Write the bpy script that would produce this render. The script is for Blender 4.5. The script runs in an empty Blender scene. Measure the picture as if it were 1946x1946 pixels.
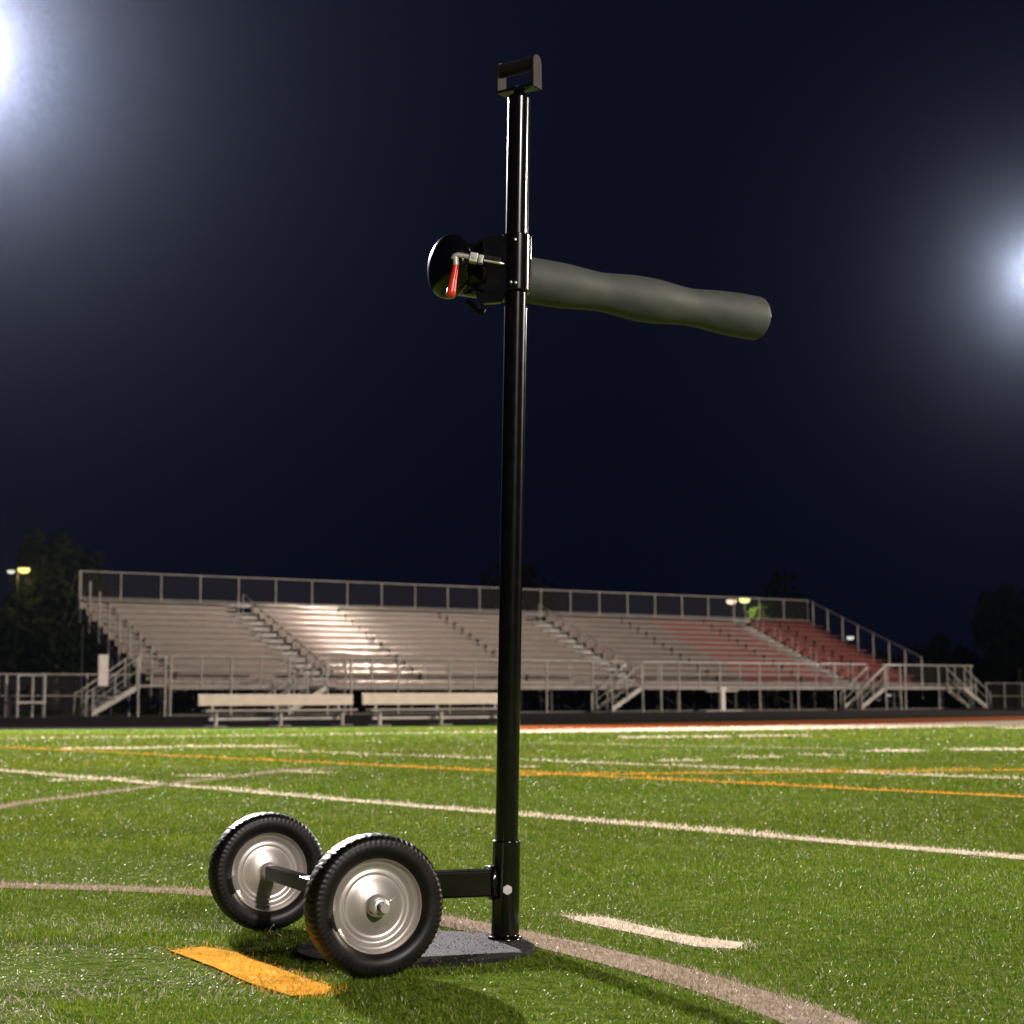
import bpy, bmesh, math, random
import numpy as np
from mathutils import Vector, Matrix

# ------------------------------------------------------------------ scene, camera, light
sc = bpy.context.scene
COL = sc.collection
random.seed(7)
rng = np.random.default_rng(11)
R_ = math.radians

F_PX = 3212.0          # focal length in pixels of the 1946 px photograph
TH = math.atan(372 / F_PX)
ROLL = R_(0.4)
CAM_H = 0.4576
_c, _s = math.cos(TH), math.sin(TH)
FW = np.array([0, _c, _s]); UP0 = np.array([0, -_s, _c]); RT0 = np.array([1.0, 0, 0])
RT = math.cos(ROLL) * RT0 - math.sin(ROLL) * UP0
UP = math.cos(ROLL) * UP0 + math.sin(ROLL) * RT0
CC = np.array([0, 0, CAM_H])

def ray(px, py):
    return FW * F_PX + RT * (px - 973) + UP * (973 - py)
def at_z(px, py, z=0.0):
    d = ray(px, py); return CC + d * ((z - CAM_H) / d[2])
def at_y(px, py, y):
    d = ray(px, py); return CC + d * (y / d[1])
def proj(p):
    d = np.asarray(p, float) - CC; z = d @ FW
    return (973 + F_PX * (d @ RT) / z, 973 - F_PX * (d @ UP) / z)

cam_d = bpy.data.cameras.new("camera")
cam = bpy.data.objects.new("camera", cam_d); COL.objects.link(cam)
cam_d.sensor_width = 36; cam_d.lens = F_PX / 1946 * 36
cam_d.clip_start = 0.05; cam_d.clip_end = 4000
m = Matrix.Identity(4)
for i in range(3):
    m[i][0] = RT[i]; m[i][1] = UP[i]; m[i][2] = -FW[i]; m[i][3] = CC[i]
cam.matrix_world = m
cam_d.dof.use_dof = True; cam_d.dof.focus_distance = 3.25; cam_d.dof.aperture_fstop = 8.5
sc.camera = cam
sc.render.engine = 'CYCLES'
sc.view_settings.view_transform = 'Standard'; sc.view_settings.look = 'None'
sc.view_settings.exposure = 0.0; sc.view_settings.gamma = 1.0
cy = sc.cycles
cy.use_denoising = True
try:
    cy.denoiser = 'OPENIMAGEDENOISE'; cy.denoising_input_passes = 'RGB_ALBEDO_NORMAL'
except Exception: pass
cy.max_bounces = 5; cy.diffuse_bounces = 3; cy.glossy_bounces = 3; cy.transmission_bounces = 3
cy.transparent_max_bounces = 12; cy.volume_bounces = 0
cy.caustics_reflective = False; cy.caustics_refractive = False
cy.sample_clamp_indirect = 4.0

world = bpy.data.worlds.new("World"); sc.world = world; world.use_nodes = True
wn = world.node_tree; wn.nodes.clear()
wo = wn.nodes.new('ShaderNodeOutputWorld'); wb = wn.nodes.new('ShaderNodeBackground')
sky = wn.nodes.new('ShaderNodeTexSky'); sky.sky_type = 'NISHITA'; sky.sun_disc = False
sky.sun_elevation = R_(-4.0); sky.sun_rotation = R_(200); sky.altitude = 200
sky.air_density = 1.0; sky.dust_density = 0.6; sky.ozone_density = 3.0
mixc = wn.nodes.new('ShaderNodeMix'); mixc.data_type = 'RGBA'; mixc.blend_type = 'ADD'
mixc.inputs[0].default_value = 1.0
mulc = wn.nodes.new('ShaderNodeMix'); mulc.data_type = 'RGBA'; mulc.blend_type = 'MULTIPLY'
mulc.inputs[0].default_value = 1.0
SKY_TINT = (0.12, 0.12, 0.14, 1); SKY_BASE = (0.0012, 0.0019, 0.0076, 1)
mulc.inputs[7].default_value = SKY_TINT
wn.links.new(sky.outputs[0], mulc.inputs[6])
wn.links.new(mulc.outputs[2], mixc.inputs[6]); mixc.inputs[7].default_value = SKY_BASE
wn.links.new(mixc.outputs[2], wb.inputs[0]); wb.inputs[1].default_value = 1.0
wn.links.new(wb.outputs[0], wo.inputs[0])

# ------------------------------------------------------------------ field frame: s along the sideline, d away across the field
PHI = R_(34.2)
CU, SU = math.cos(PHI), math.sin(PHI)
def sd(s, d, z=0.0):
    return (s * CU - d * SU, s * SU + d * CU, z)
def to_sd(x, y):
    return (x * CU + y * SU, -x * SU + y * CU)
D_FLAT, D_RISE, Z_RISE = 45.0, 58.0, 0.22
def gz(d):
    t = min(1.0, max(0.0, (d - D_FLAT) / (D_RISE - D_FLAT))); return Z_RISE * t

POWER = dict(front=1.08e5, left=8.6e5, right=3.3e5, far=1.5e5)
HAZE_DENSITY = 0.000064
def lamp(name, loc, target, power, color, radius, cone=84):
    if loc[1] > 60: cone = 60
    ld = bpy.data.lights.new(name, 'SPOT'); ld.energy = power; ld.color = color
    ld.shadow_soft_size = radius; ld.spot_size = R_(cone); ld.spot_blend = 0.5
    o = bpy.data.objects.new(name, ld); COL.objects.link(o)
    o.location = loc
    o.rotation_euler = (Vector(target) - Vector(loc)).to_track_quat('-Z', 'Y').to_euler()
    return o
_l = at_y(-126, 90, 70.7); _r = at_y(1988, 519, 110.0)
MASTS = [  # the two masts by the stands throw narrower beams, over the stands and onto the field
    # bank centre, aim, power, colour, source radius, tilt label
    (tuple(_l), (2.0, -6.0, 0.0), POWER['left'], (1.0, 0.93, 0.93), 0.45,
     "tall floodlight mast past the upper left edge of the picture"),
    (tuple(_r), (6.0, 20.0, 0.0), POWER['far'], (1.0, 0.95, 0.92), 0.45,
     "tall floodlight mast beyond the right end of the stands"),
    ((22.0, -40.0, 21.0), (-2.0, 20.0, 0.0), POWER['front'], (1.0, 0.91, 0.84), 0.9,
     "tall floodlight mast standing behind the photographer"),
    (sd(88, -28, 27.0), (0.0, 40.0, 0.0), POWER['right'], (1.0, 0.85, 0.68), 1.1,
     "tall floodlight mast with warm lamps at the near right corner"),
]
for i, (loc, tgt, p, colr, rad, _lab) in enumerate(MASTS):
    dirv = (Vector(tgt) - Vector(loc)).normalized()
    lamp("floodlight_lamp", tuple(Vector(loc) + dirv * (rad + 0.7)), tgt, p, colr, rad)

# ------------------------------------------------------------------ helpers
def principled(name, color, rough=0.5, metal=0.0, spec=0.5, coat=0.0):
    mt = bpy.data.materials.new(name); mt.use_nodes = True
    b = mt.node_tree.nodes["Principled BSDF"]
    b.inputs["Base Color"].default_value = (*color, 1); b.inputs["Roughness"].default_value = rough
    b.inputs["Metallic"].default_value = metal; b.inputs["Specular IOR Level"].default_value = spec
    b.inputs["Coat Weight"].default_value = coat; b.inputs["Coat Roughness"].default_value = 0.1
    return mt
def noise_mat(name, c1, c2, scale, rough=(0.4, 0.6), metal=0.0, bump=0.0, bscale=None, spec=0.5, detail=4, lo=0.35, hi=0.65, stretch=None, bdist=0.002):
    mt = principled(name, c1, rough[0], metal, spec)
    nt = mt.node_tree; b = nt.nodes["Principled BSDF"]
    tc = nt.nodes.new('ShaderNodeTexCoord'); mp = nt.nodes.new('ShaderNodeMapping')
    if stretch: mp.inputs['Scale'].default_value = stretch
    nt.links.new(tc.outputs['Object'], mp.inputs[0])
    n = nt.nodes.new('ShaderNodeTexNoise'); n.inputs['Scale'].default_value = scale; n.inputs['Detail'].default_value = detail
    nt.links.new(mp.outputs[0], n.inputs['Vector'])
    cr = nt.nodes.new('ShaderNodeValToRGB'); cr.color_ramp.elements[0].position = lo; cr.color_ramp.elements[1].position = hi
    cr.color_ramp.elements[0].color = (*c1, 1); cr.color_ramp.elements[1].color = (*c2, 1)
    nt.links.new(n.outputs[0], cr.inputs[0]); nt.links.new(cr.outputs[0], b.inputs['Base Color'])
    mr = nt.nodes.new('ShaderNodeMapRange'); mr.inputs[3].default_value = rough[0]; mr.inputs[4].default_value = rough[1]
    nt.links.new(n.outputs[0], mr.inputs[0]); nt.links.new(mr.outputs[0], b.inputs['Roughness'])
    if bump:
        n2 = nt.nodes.new('ShaderNodeTexNoise'); n2.inputs['Scale'].default_value = bscale or scale * 4; n2.inputs['Detail'].default_value = 3
        nt.links.new(mp.outputs[0], n2.inputs['Vector'])
        bp = nt.nodes.new('ShaderNodeBump'); bp.inputs['Strength'].default_value = bump; bp.inputs['Distance'].default_value = bdist
        nt.links.new(n2.outputs[0], bp.inputs['Height']); nt.links.new(bp.outputs[0], b.inputs['Normal'])
    return mt
def emis(name, color, strength):
    mt = bpy.data.materials.new(name); mt.use_nodes = True
    nt = mt.node_tree; nt.nodes.clear()
    o = nt.nodes.new('ShaderNodeOutputMaterial'); e = nt.nodes.new('ShaderNodeEmission')
    e.inputs[0].default_value = (*color, 1); e.inputs[1].default_value = strength
    nt.links.new(e.outputs[0], o.inputs[0]); return mt

ORG = {}
def tag(o, label=None, cat=None, group=None, kind=None):
    if label: o['label'] = label
    if cat: o['category'] = cat
    if group: o['group'] = group
    if kind: o['kind'] = kind
    return o
def thing(name, label, cat, loc=(0, 0, 0), group=None):
    o = bpy.data.objects.new(name, None); COL.objects.link(o); o.location = loc
    o.empty_display_size = 0.1
    ORG[o.name] = Vector(loc)
    return tag(o, label, cat, group)

class MB:
    """collects shapes in world coordinates and links them as one mesh object"""
    def __init__(self): self.v = []; self.f = []; self.sm = []
    def add(self, vs, fs, smooth=False):
        n = len(self.v); self.v += [tuple(map(float, p)) for p in vs]
        for q in fs: self.f.append(tuple(n + i for i in q)); self.sm.append(smooth)
        return self
    def obox(self, c, ax, hs):
        c = Vector(c); a = [Vector(x).normalized() * h for x, h in zip(ax, hs)]
        vs = [c + a[0] * i + a[1] * j + a[2] * k for i in (-1, 1) for j in (-1, 1) for k in (-1, 1)]
        return self.add(vs, [(0, 1, 3, 2), (4, 6, 7, 5), (0, 4, 5, 1), (2, 3, 7, 6), (0, 2, 6, 4), (1, 5, 7, 3)])
    def bbox(self, c, ax, hs, b=0.003, seg=2):
        """a box with rounded edges"""
        bm = bmesh.new(); bmesh.ops.create_cube(bm, size=1.0)
        for v in bm.verts: v.co = Vector((v.co.x * hs[0] * 2, v.co.y * hs[1] * 2, v.co.z * hs[2] * 2))
        bmesh.ops.bevel(bm, geom=bm.edges[:], offset=b, segments=seg, profile=0.5, affect='EDGES')
        A = [Vector(x).normalized() for x in ax]; c = Vector(c)
        bm.verts.index_update()
        vs = [c + A[0] * v.co.x + A[1] * v.co.y + A[2] * v.co.z for v in bm.verts]
        self.add(vs, [tuple(v.index for v in f.verts) for f in bm.faces], False); bm.free(); return self
    def tube(self, p, q, r, n=16, r2=None, caps=True, smooth=True):
        p, q = Vector(p), Vector(q); r2 = r if r2 is None else r2
        z = (q - p).normalized(); x = z.orthogonal().normalized(); y = z.cross(x)
        vs = []
        for c, rr in ((p, r), (q, r2)):
            for i in range(n):
                a = 2 * math.pi * i / n; vs.append(c + x * (rr * math.cos(a)) + y * (rr * math.sin(a)))
        self.add(vs, [(i, (i + 1) % n, n + (i + 1) % n, n + i) for i in range(n)], smooth)
        if caps: self.add(vs, [tuple(range(n))[::-1], tuple(range(n, 2 * n))])
        return self
    def lathe(self, c, axis, prof, n=48, smooth=True, closed=False, mod=None, xref=None):
        """prof: list of (radius, along axis); long straight runs get support rings so that they shade straight"""
        if mod is None:
            q = [prof[0]]
            for (r0, a0), (r1, a1) in zip(prof[:-1], prof[1:]):
                ln = math.hypot(r1 - r0, a1 - a0)
                if ln > .016:
                    t = .0012 / ln
                    q += [(r0 + (r1 - r0) * t, a0 + (a1 - a0) * t), (r1 + (r0 - r1) * t, a1 + (a0 - a1) * t)]
                q.append((r1, a1))
            prof = q
        c = Vector(c); z = Vector(axis).normalized()
        x = (Vector(xref) - z * Vector(xref).dot(z)).normalized() if xref else z.orthogonal().normalized()
        y = z.cross(x); vs = []; fs = []
        for k, (r, a) in enumerate(prof):
            for i in range(n):
                t = 2 * math.pi * i / n
                rr, aa = (r, a) if mod is None else mod(k, i, r, a)
                vs.append(c + z * aa + x * (rr * math.cos(t)) + y * (rr * math.sin(t)))
        K = len(prof)
        for k in range(K if closed else K - 1):
            k2 = (k + 1) % K
            for i in range(n):
                j = (i + 1) % n; fs.append((k * n + i, k * n + j, k2 * n + j, k2 * n + i))
        return self.add(vs, fs, smooth)
    def path(self, pts, r, n=8, smooth=True):
        pts = [Vector(p) for p in pts]; vs = []; fs = []
        t0 = (pts[1] - pts[0]).normalized(); x = t0.orthogonal().normalized()
        for k, p in enumerate(pts):
            t = (pts[min(k + 1, len(pts) - 1)] - pts[max(k - 1, 0)]).normalized()
            x = (x - t * x.dot(t)).normalized(); y = t.cross(x)
            for i in range(n):
                a = 2 * math.pi * i / n; vs.append(p + x * (r * math.cos(a)) + y * (r * math.sin(a)))
        for k in range(len(pts) - 1):
            for i in range(n):
                j = (i + 1) % n; fs.append((k * n + i, k * n + j, (k + 1) * n + j, (k + 1) * n + i))
        fs += [tuple(range(n))[::-1], tuple(range((len(pts) - 1) * n, len(pts) * n))]
        return self.add(vs, fs, smooth)
    def prism(self, poly, off):
        """a planar polygon of 3-D points thickened by the vector off"""
        n = len(poly); P = [Vector(p) for p in poly]; Q = [p + Vector(off) for p in P]
        fs = [tuple(range(n))[::-1], tuple(range(n, 2 * n))] + [(i, (i + 1) % n, n + (i + 1) % n, n + i) for i in range(n)]
        return self.add(P + Q, fs)
    def build(self, name, mat, parent=None):
        me = bpy.data.meshes.new(name); o = bpy.data.objects.new(name, me); COL.objects.link(o)
        off = Vector((0, 0, 0))
        if parent is not None:
            o.parent = parent; off = ORG[parent.name]
        ORG[o.name] = off
        me.from_pydata([(x - off.x, y - off.y, z - off.z) for x, y, z in self.v], [], self.f)
        me.polygons.foreach_set('use_smooth', self.sm)
        if isinstance(mat, (list, tuple)):
            for mm in mat: me.materials.append(mm)
        else: me.materials.append(mat)
        bm = bmesh.new(); bm.from_mesh(me); bmesh.ops.recalc_face_normals(bm, faces=bm.faces[:])
        bm.to_mesh(me); bm.free(); me.update()
        return o
def group_part(name, parent):
    """an Empty that is a part and parents its sub-parts"""
    o = bpy.data.objects.new(name, None); COL.objects.link(o); o.parent = parent
    o.empty_display_size = 0.05; ORG[o.name] = ORG[parent.name]; return o
def kids(o): return [c for c in bpy.data.objects if c.parent == o]
def plank(mb, s0, s1, d0, d1, zt, rad):
    """a plank along s with a half round nose on its d0 (front) edge"""
    pr = [(d0 + rad - rad * math.cos(a), zt - rad + rad * math.sin(a)) for a in [math.pi * (k / 10 - .5) for k in range(11)]]
    n = len(pr)
    mb.add([sd(s, d, z) for s in (s0, s1) for d, z in pr], [(i, i + 1, n + i + 1, n + i) for i in range(n - 1)], True)
    bk = [(d0 + rad, zt - 2 * rad), (d0 + rad, zt), (d1, zt), (d1, zt - 2 * rad)]
    mb.add([sd(s, d, z) for s in (s0, s1) for d, z in bk], [(1, 2, 6, 5), (2, 3, 7, 6), (3, 0, 4, 7)])
    cap = pr[::-1] + [bk[3], bk[2]]
    for s in (s0, s1): mb.add([sd(s, d, z) for d, z in cap], [tuple(range(len(cap)))])
    return mb
def copy_tree(o, parent=None):
    c = o.copy(); COL.objects.link(c)
    if parent is not None: c.parent = parent
    for ch in kids(o): copy_tree(ch, c)
    return c
def X3(a): return Vector((float(a[0]), float(a[1]), float(a[2])))

# ------------------------------------------------------------------ field markings (2-D polygons on the turf)
CREAM, TAN, YELLOW, REDC = (0.60, 0.51, 0.40), (0.31, 0.245, 0.185), (0.58, 0.295, 0.04), (0.30, 0.07, 0.032)
MARKS = []   # name, label, colour, polygons in ground coordinates
def g2(px, py):
    p = at_z(px, py, 0.0); return np.array([p[0], p[1]])
def strip(pts, w):
    """a quad strip of width w along a ground polyline -> list of quads"""
    P = [np.asarray(p, float) for p in pts]; L = []; Rr = []
    ws = w if isinstance(w, (list, tuple)) else [w] * len(P)
    for i, p in enumerate(P):
        t = P[min(i + 1, len(P) - 1)] - P[max(i - 1, 0)]; t /= np.linalg.norm(t)
        nrm = np.array([-t[1], t[0]]); L.append(p + nrm * ws[i] / 2); Rr.append(p - nrm * ws[i] / 2)
    return [np.array([L[i], L[i + 1], Rr[i + 1], Rr[i]]) for i in range(len(P) - 1)]
def smooth_poly(pts, n=10):
    """Catmull-Rom through the points"""
    P = [np.asarray(p, float) for p in pts]; P = [2 * P[0] - P[1]] + P + [2 * P[-1] - P[-2]]; out = []
    for i in range(1, len(P) - 2):
        a, b, c, d = P[i - 1:i + 3]
        for k in range(n):
            t = k / n
            out.append(0.5 * (2 * b + (c - a) * t + (2 * a - 5 * b + 4 * c - d) * t * t + (3 * b - a - 3 * c + d) * t ** 3))
    out.append(P[-2]); return out
def ext(p, q, a, b):
    """line through p,q extended by a before p and b after q"""
    t = (q - p) / np.linalg.norm(q - p); return [p - t * a, q + t * b]
YL = np.array([SU, -CU])      # direction of the yard lines (towards the camera side)
def mark(name, label, colr, polys): MARKS.append((name, label, colr, polys))
pA = (g2(0, 1465) + g2(1946, 1630)) / 2
mark('yard_line', 'bright cream yard line crossing the turf behind the wheels', CREAM, strip([pA - YL * 40, pA + YL * 14], 0.105))
pY = (g2(0, 1420) + g2(1946, 1516)) / 2
mark('yard_line', 'long yellow line running behind the stand', YELLOW, strip([pY - YL * 16, pY + YL * 20], 0.10))
pW = (g2(548, 1430) + g2(1946, 1477)) / 2
mark('yard_line', 'second cream yard line behind the yellow line', CREAM, strip([pW - YL * 5.5, pW + YL * 20], 0.105))
mark('field_line', 'yellow line nearly level on the right half of the turf', YELLOW, strip(ext(g2(988, 1474), g2(1946, 1464), 0, 3), 0.14))
mark('field_line', 'tan straight line crossing the cream yard line on the left', TAN, strip(smooth_poly([g2(-160, 1563), g2(0, 1534), g2(150, 1513), g2(300, 1494), g2(420, 1480), g2(540, 1466), g2(640, 1460)]), 0.11))
mark('field_line', 'tan curved line passing under the base plate', TAN, strip(smooth_poly([g2(-300, 1665), g2(0, 1683), g2(200, 1689), g2(395, 1698), g2(640, 1718), g2(840, 1750), g2(1000, 1783), g2(1150, 1818), g2(1300, 1858), g2(1450, 1905), g2(1560, 1946), g2(1700, 2010)]), 0.105))
def quadpx(*pts): return np.array([g2(*p) for p in pts])
mark('hash_mark', 'short cream hash mark to the right of the base plate', CREAM, [quadpx((1052, 1738), (1150, 1743), (1300, 1778), (1432, 1795), (1415, 1807), (1330, 1803), (1215, 1777), (1100, 1754))])
mark('hash_mark', 'short yellow hash mark in front of the wheels', YELLOW, [quadpx((310, 1806), (380, 1798), (450, 1810), (560, 1853), (643, 1882), (632, 1896), (560, 1900), (470, 1872), (400, 1840))])
for a, b, w in (((335, 1474), (421, 1476), .12), ((545, 1467), (629, 1470), .12), ((91, 1485), (254, 1481), .14), ((1245, 1446), (1334, 1446), .2),
             ((1387, 1439), (1483, 1440), .2), ((1519, 1435), (1608, 1435), .2), ((988, 1458), (1022, 1458), .15), ((114, 1424), (325, 1421), .5),
             ((330, 1419), (563, 1419), .4), ((1646, 1427), (1757, 1428), .55), ((1803, 1425), (1990, 1424), .6), ((1179, 1402), (1387, 1400), .7),
             ((1402, 1399), (1539, 1398), .7), ((1899, 1383), (1990, 1383), 1.2)):
    mark('hash_mark', 'faint cream hash mark on the far turf', CREAM, strip([g2(*a), g2(*b)], w))
mark('field_line', 'thin cream line on the far right turf', (0.34, 0.32, 0.2), strip([g2(1012, 1413), g2(1280, 1418), g2(1620, 1424)], .2))
mark('sideline', 'white far sideline of the field', CREAM, strip([g2(-300, 1409), g2(0, 1404), g2(500, 1398), g2(960, 1391)], .32))
mark('sideline', 'broad white sideline on the right in front of the track', CREAM, [quadpx((940, 1389), (1400, 1381.5), (1946, 1369), (2300, 1360), (2300, 1370), (1946, 1379.5), (1400, 1388), (940, 1393.5))])
mark('border_line', 'orange red border along the edge of the track', REDC, [quadpx((985, 1380), (1440, 1371), (1946, 1362), (2300, 1353), (2300, 1359), (1946, 1368.2), (1440, 1379.5), (985, 1387))])

def inside(poly, x, y):
    """vectorised point in polygon"""
    r = np.zeros(len(x), bool); n = len(poly); j = n - 1
    for i in range(n):
        xi, yi = poly[i]; xj, yj = poly[j]
        if yi != yj:
            c = ((yi > y) != (yj > y)) & (x < (xj - xi) * (y - yi) / (yj - yi) + xi); r ^= c
        j = i
    return r

# ------------------------------------------------------------------ ground
def ground_mat():
    mt = principled('turf_ground_mat', (0.05, 0.10, 0.02), 1.0, 0, 0.0)
    nt = mt.node_tree; b = nt.nodes["Principled BSDF"]; L = nt.links
    tc = nt.nodes.new('ShaderNodeTexCoord')
    n1 = nt.nodes.new('ShaderNodeTexNoise'); n1.inputs['Scale'].default_value = 26; n1.inputs['Detail'].default_value = 6
    n2 = nt.nodes.new('ShaderNodeTexNoise'); n2.inputs['Scale'].default_value = 0.35; n2.inputs['Detail'].default_value = 4
    L.new(tc.outputs['Object'], n1.inputs['Vector']); L.new(tc.outputs['Object'], n2.inputs['Vector'])
    cr = nt.nodes.new('ShaderNodeValToRGB'); e = cr.color_ramp.elements
    e[0].position = .25; e[0].color = (0.040, 0.075, 0.009, 1); e[1].position = .75; e[1].color = (0.115, 0.155, 0.025, 1)
    L.new(n1.outputs[0], cr.inputs[0])
    mx = nt.nodes.new('ShaderNodeMix'); mx.data_type = 'RGBA'; mx.blend_type = 'MULTIPLY'; mx.inputs[0].default_value = 0.6
    c2 = nt.nodes.new('ShaderNodeValToRGB'); e = c2.color_ramp.elements
    e[0].position = .3; e[0].color = (0.75, 0.85, 0.7, 1); e[1].position = .7; e[1].color = (1.15, 1.0, 1.0, 1)
    L.new(n2.outputs[0], c2.inputs[0]); L.new(cr.outputs[0], mx.inputs[6]); L.new(c2.outputs[0], mx.inputs[7])
    L.new(mx.outputs[2], b.inputs['Base Color'])
    bp = nt.nodes.new('ShaderNodeBump'); bp.inputs['Strength'].default_value = 0.9; bp.inputs['Distance'].default_value = 0.03
    L.new(n1.outputs[0], bp.inputs['Height']); L.new(bp.outputs[0], b.inputs['Normal'])
    return mt
GM = ground_mat()
ds = [-300, -60, -20, 0, 15, 30, 45, 48, 51, 54, 58, 75, 100, 400, 1500]
ss = [-1500, -300, -60, -20, 0, 20, 40, 60, 90, 120, 300, 1500]
mb = MB(); vs = [sd(s, d, gz(d)) for d in ds for s in ss]; W = len(ss)
mb.add(vs, [(j * W + i, j * W + i + 1, (j + 1) * W + i + 1, (j + 1) * W + i) for j in range(len(ds) - 1) for i in range(W - 1)])
tag(mb.build('ground', GM), 'green artificial turf field under floodlights', None, None, 'structure')
TR = noise_mat('track_mat', (0.020, 0.018, 0.0175), (0.029, 0.026, 0.025), 3, (1.0, 1.0), spec=0.0)
edge = [to_sd(*g2(*p)) for p in ((-700, 1393), (0, 1387), (480, 1384.2), (980, 1378), (1440, 1370), (1946, 1361), (2250, 1353.5))]
es = [e[0] for e in edge]; ed = [e[1] for e in edge]
ts = np.linspace(-40, 150, 96); fr = np.linspace(0, 1, 12); vs = []
for s in ts:
    d0 = float(np.interp(s, es, ed))
    for t in fr:
        d = d0 + (58.6 - d0) * t; vs.append(sd(s, d, gz(d) + 0.008))
mb = MB(); W = len(fr)
mb.add(vs, [(i * W + k, i * W + k + 1, (i + 1) * W + k + 1, (i + 1) * W + k) for i in range(len(ts) - 1) for k in range(W - 1)])
tag(mb.build('running_track', TR), 'dark rubber running track between the field and the stands', None, None, 'structure')
# pale edge where the stand's pad begins
PAD = noise_mat('pad_mat', (0.16, 0.145, 0.13), (0.24, 0.22, 0.2), 2, (0.8, 0.95))
mb = MB()
for a, b in zip(np.linspace(-40, 140, 60)[:-1], np.linspace(-40, 140, 60)[1:]):
    mb.add([sd(a, 58.7, .226), sd(b, 58.7, .226), sd(b, 59.3, .23), sd(a, 59.3, .23)], [(0, 1, 2, 3)])
tag(mb.build('pad_edge', PAD), 'pale concrete edge along the foot of the stands', None, None, 'structure')
DIRT = noise_mat('gravel_mat', (0.035, 0.03, 0.024), (0.07, 0.06, 0.05), 6, (0.9, 1.0), bump=.5, bscale=30)
mb = MB(); mb.add([sd(-40, 59.3, .228), sd(140, 59.3, .228), sd(140, 78, .228), sd(-40, 78, .228)], [(0, 1, 2, 3)])
tag(mb.build('gravel_yard', DIRT), 'dark gravel under and behind the stands', None, None, 'structure')
MARKMAT = {}
for name, label, colr, polys in MARKS:
    if colr not in MARKMAT:
        MARKMAT[colr] = noise_mat('line_mat', tuple(x * .8 for x in colr), tuple(min(1, x * 1.1) for x in colr), 30, (.9, 1.0), spec=0.0, bump=.5, bscale=90)
    mb = MB(); near = len(polys) == 1 and polys[0][:, 1].max() < 4.5
    for q in polys:
        if near: q = q.mean(0) + (q - q.mean(0)) * .92
        mb.add([(p[0], p[1], 0.0015 if colr != YELLOW else 0.003) for p in q], [tuple(range(len(q)))])
    tag(mb.build(name, MARKMAT[colr]), label, None, None, 'structure')

# ------------------------------------------------------------------ turf fibres
def blade_mat():
    mt = bpy.data.materials.new('turf_fibre_mat'); mt.use_nodes = True
    nt = mt.node_tree; nt.nodes.clear(); N = nt.nodes.new; L = nt.links.new
    a = N('ShaderNodeVertexColor'); a.layer_name = 'fibre'
    df = N('ShaderNodeBsdfDiffuse'); tr = N('ShaderNodeBsdfTranslucent'); gl = N('ShaderNodeBsdfGlossy')
    gl.inputs['Roughness'].default_value = 0.28; gl.inputs['Color'].default_value = (1, .97, .92, 1)
    L(a.outputs[0], df.inputs[0]); L(a.outputs[0], tr.inputs[0])
    m1 = N('ShaderNodeMixShader'); m1.inputs[0].default_value = 0.30; L(df.outputs[0], m1.inputs[1]); L(tr.outputs[0], m1.inputs[2])
    m2 = N('ShaderNodeMixShader'); m2.inputs[0].default_value = 0.013; L(m1.outputs[0], m2.inputs[1]); L(gl.outputs[0], m2.inputs[2])
    o = N('ShaderNodeOutputMaterial'); L(m2.outputs[0], o.inputs[0])
    return mt
def value_noise(x, y, sc_, seed):
    r = np.random.default_rng(seed); T = r.random((256, 256)); x = x * sc_; y = y * sc_
    xi = np.floor(x).astype(int); yi = np.floor(y).astype(int); fx = x - xi; fy = y - yi
    fx = fx * fx * (3 - 2 * fx); fy = fy * fy * (3 - 2 * fy); g = lambda i, j: T[i % 256, j % 256]
    return (g(xi, yi) * (1 - fx) + g(xi + 1, yi) * fx) * (1 - fy) + (g(xi, yi + 1) * (1 - fx) + g(xi + 1, yi + 1) * fx) * fy
PLATE_C = np.array([-0.19, 3.30]); PLATE_R = 0.230
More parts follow.
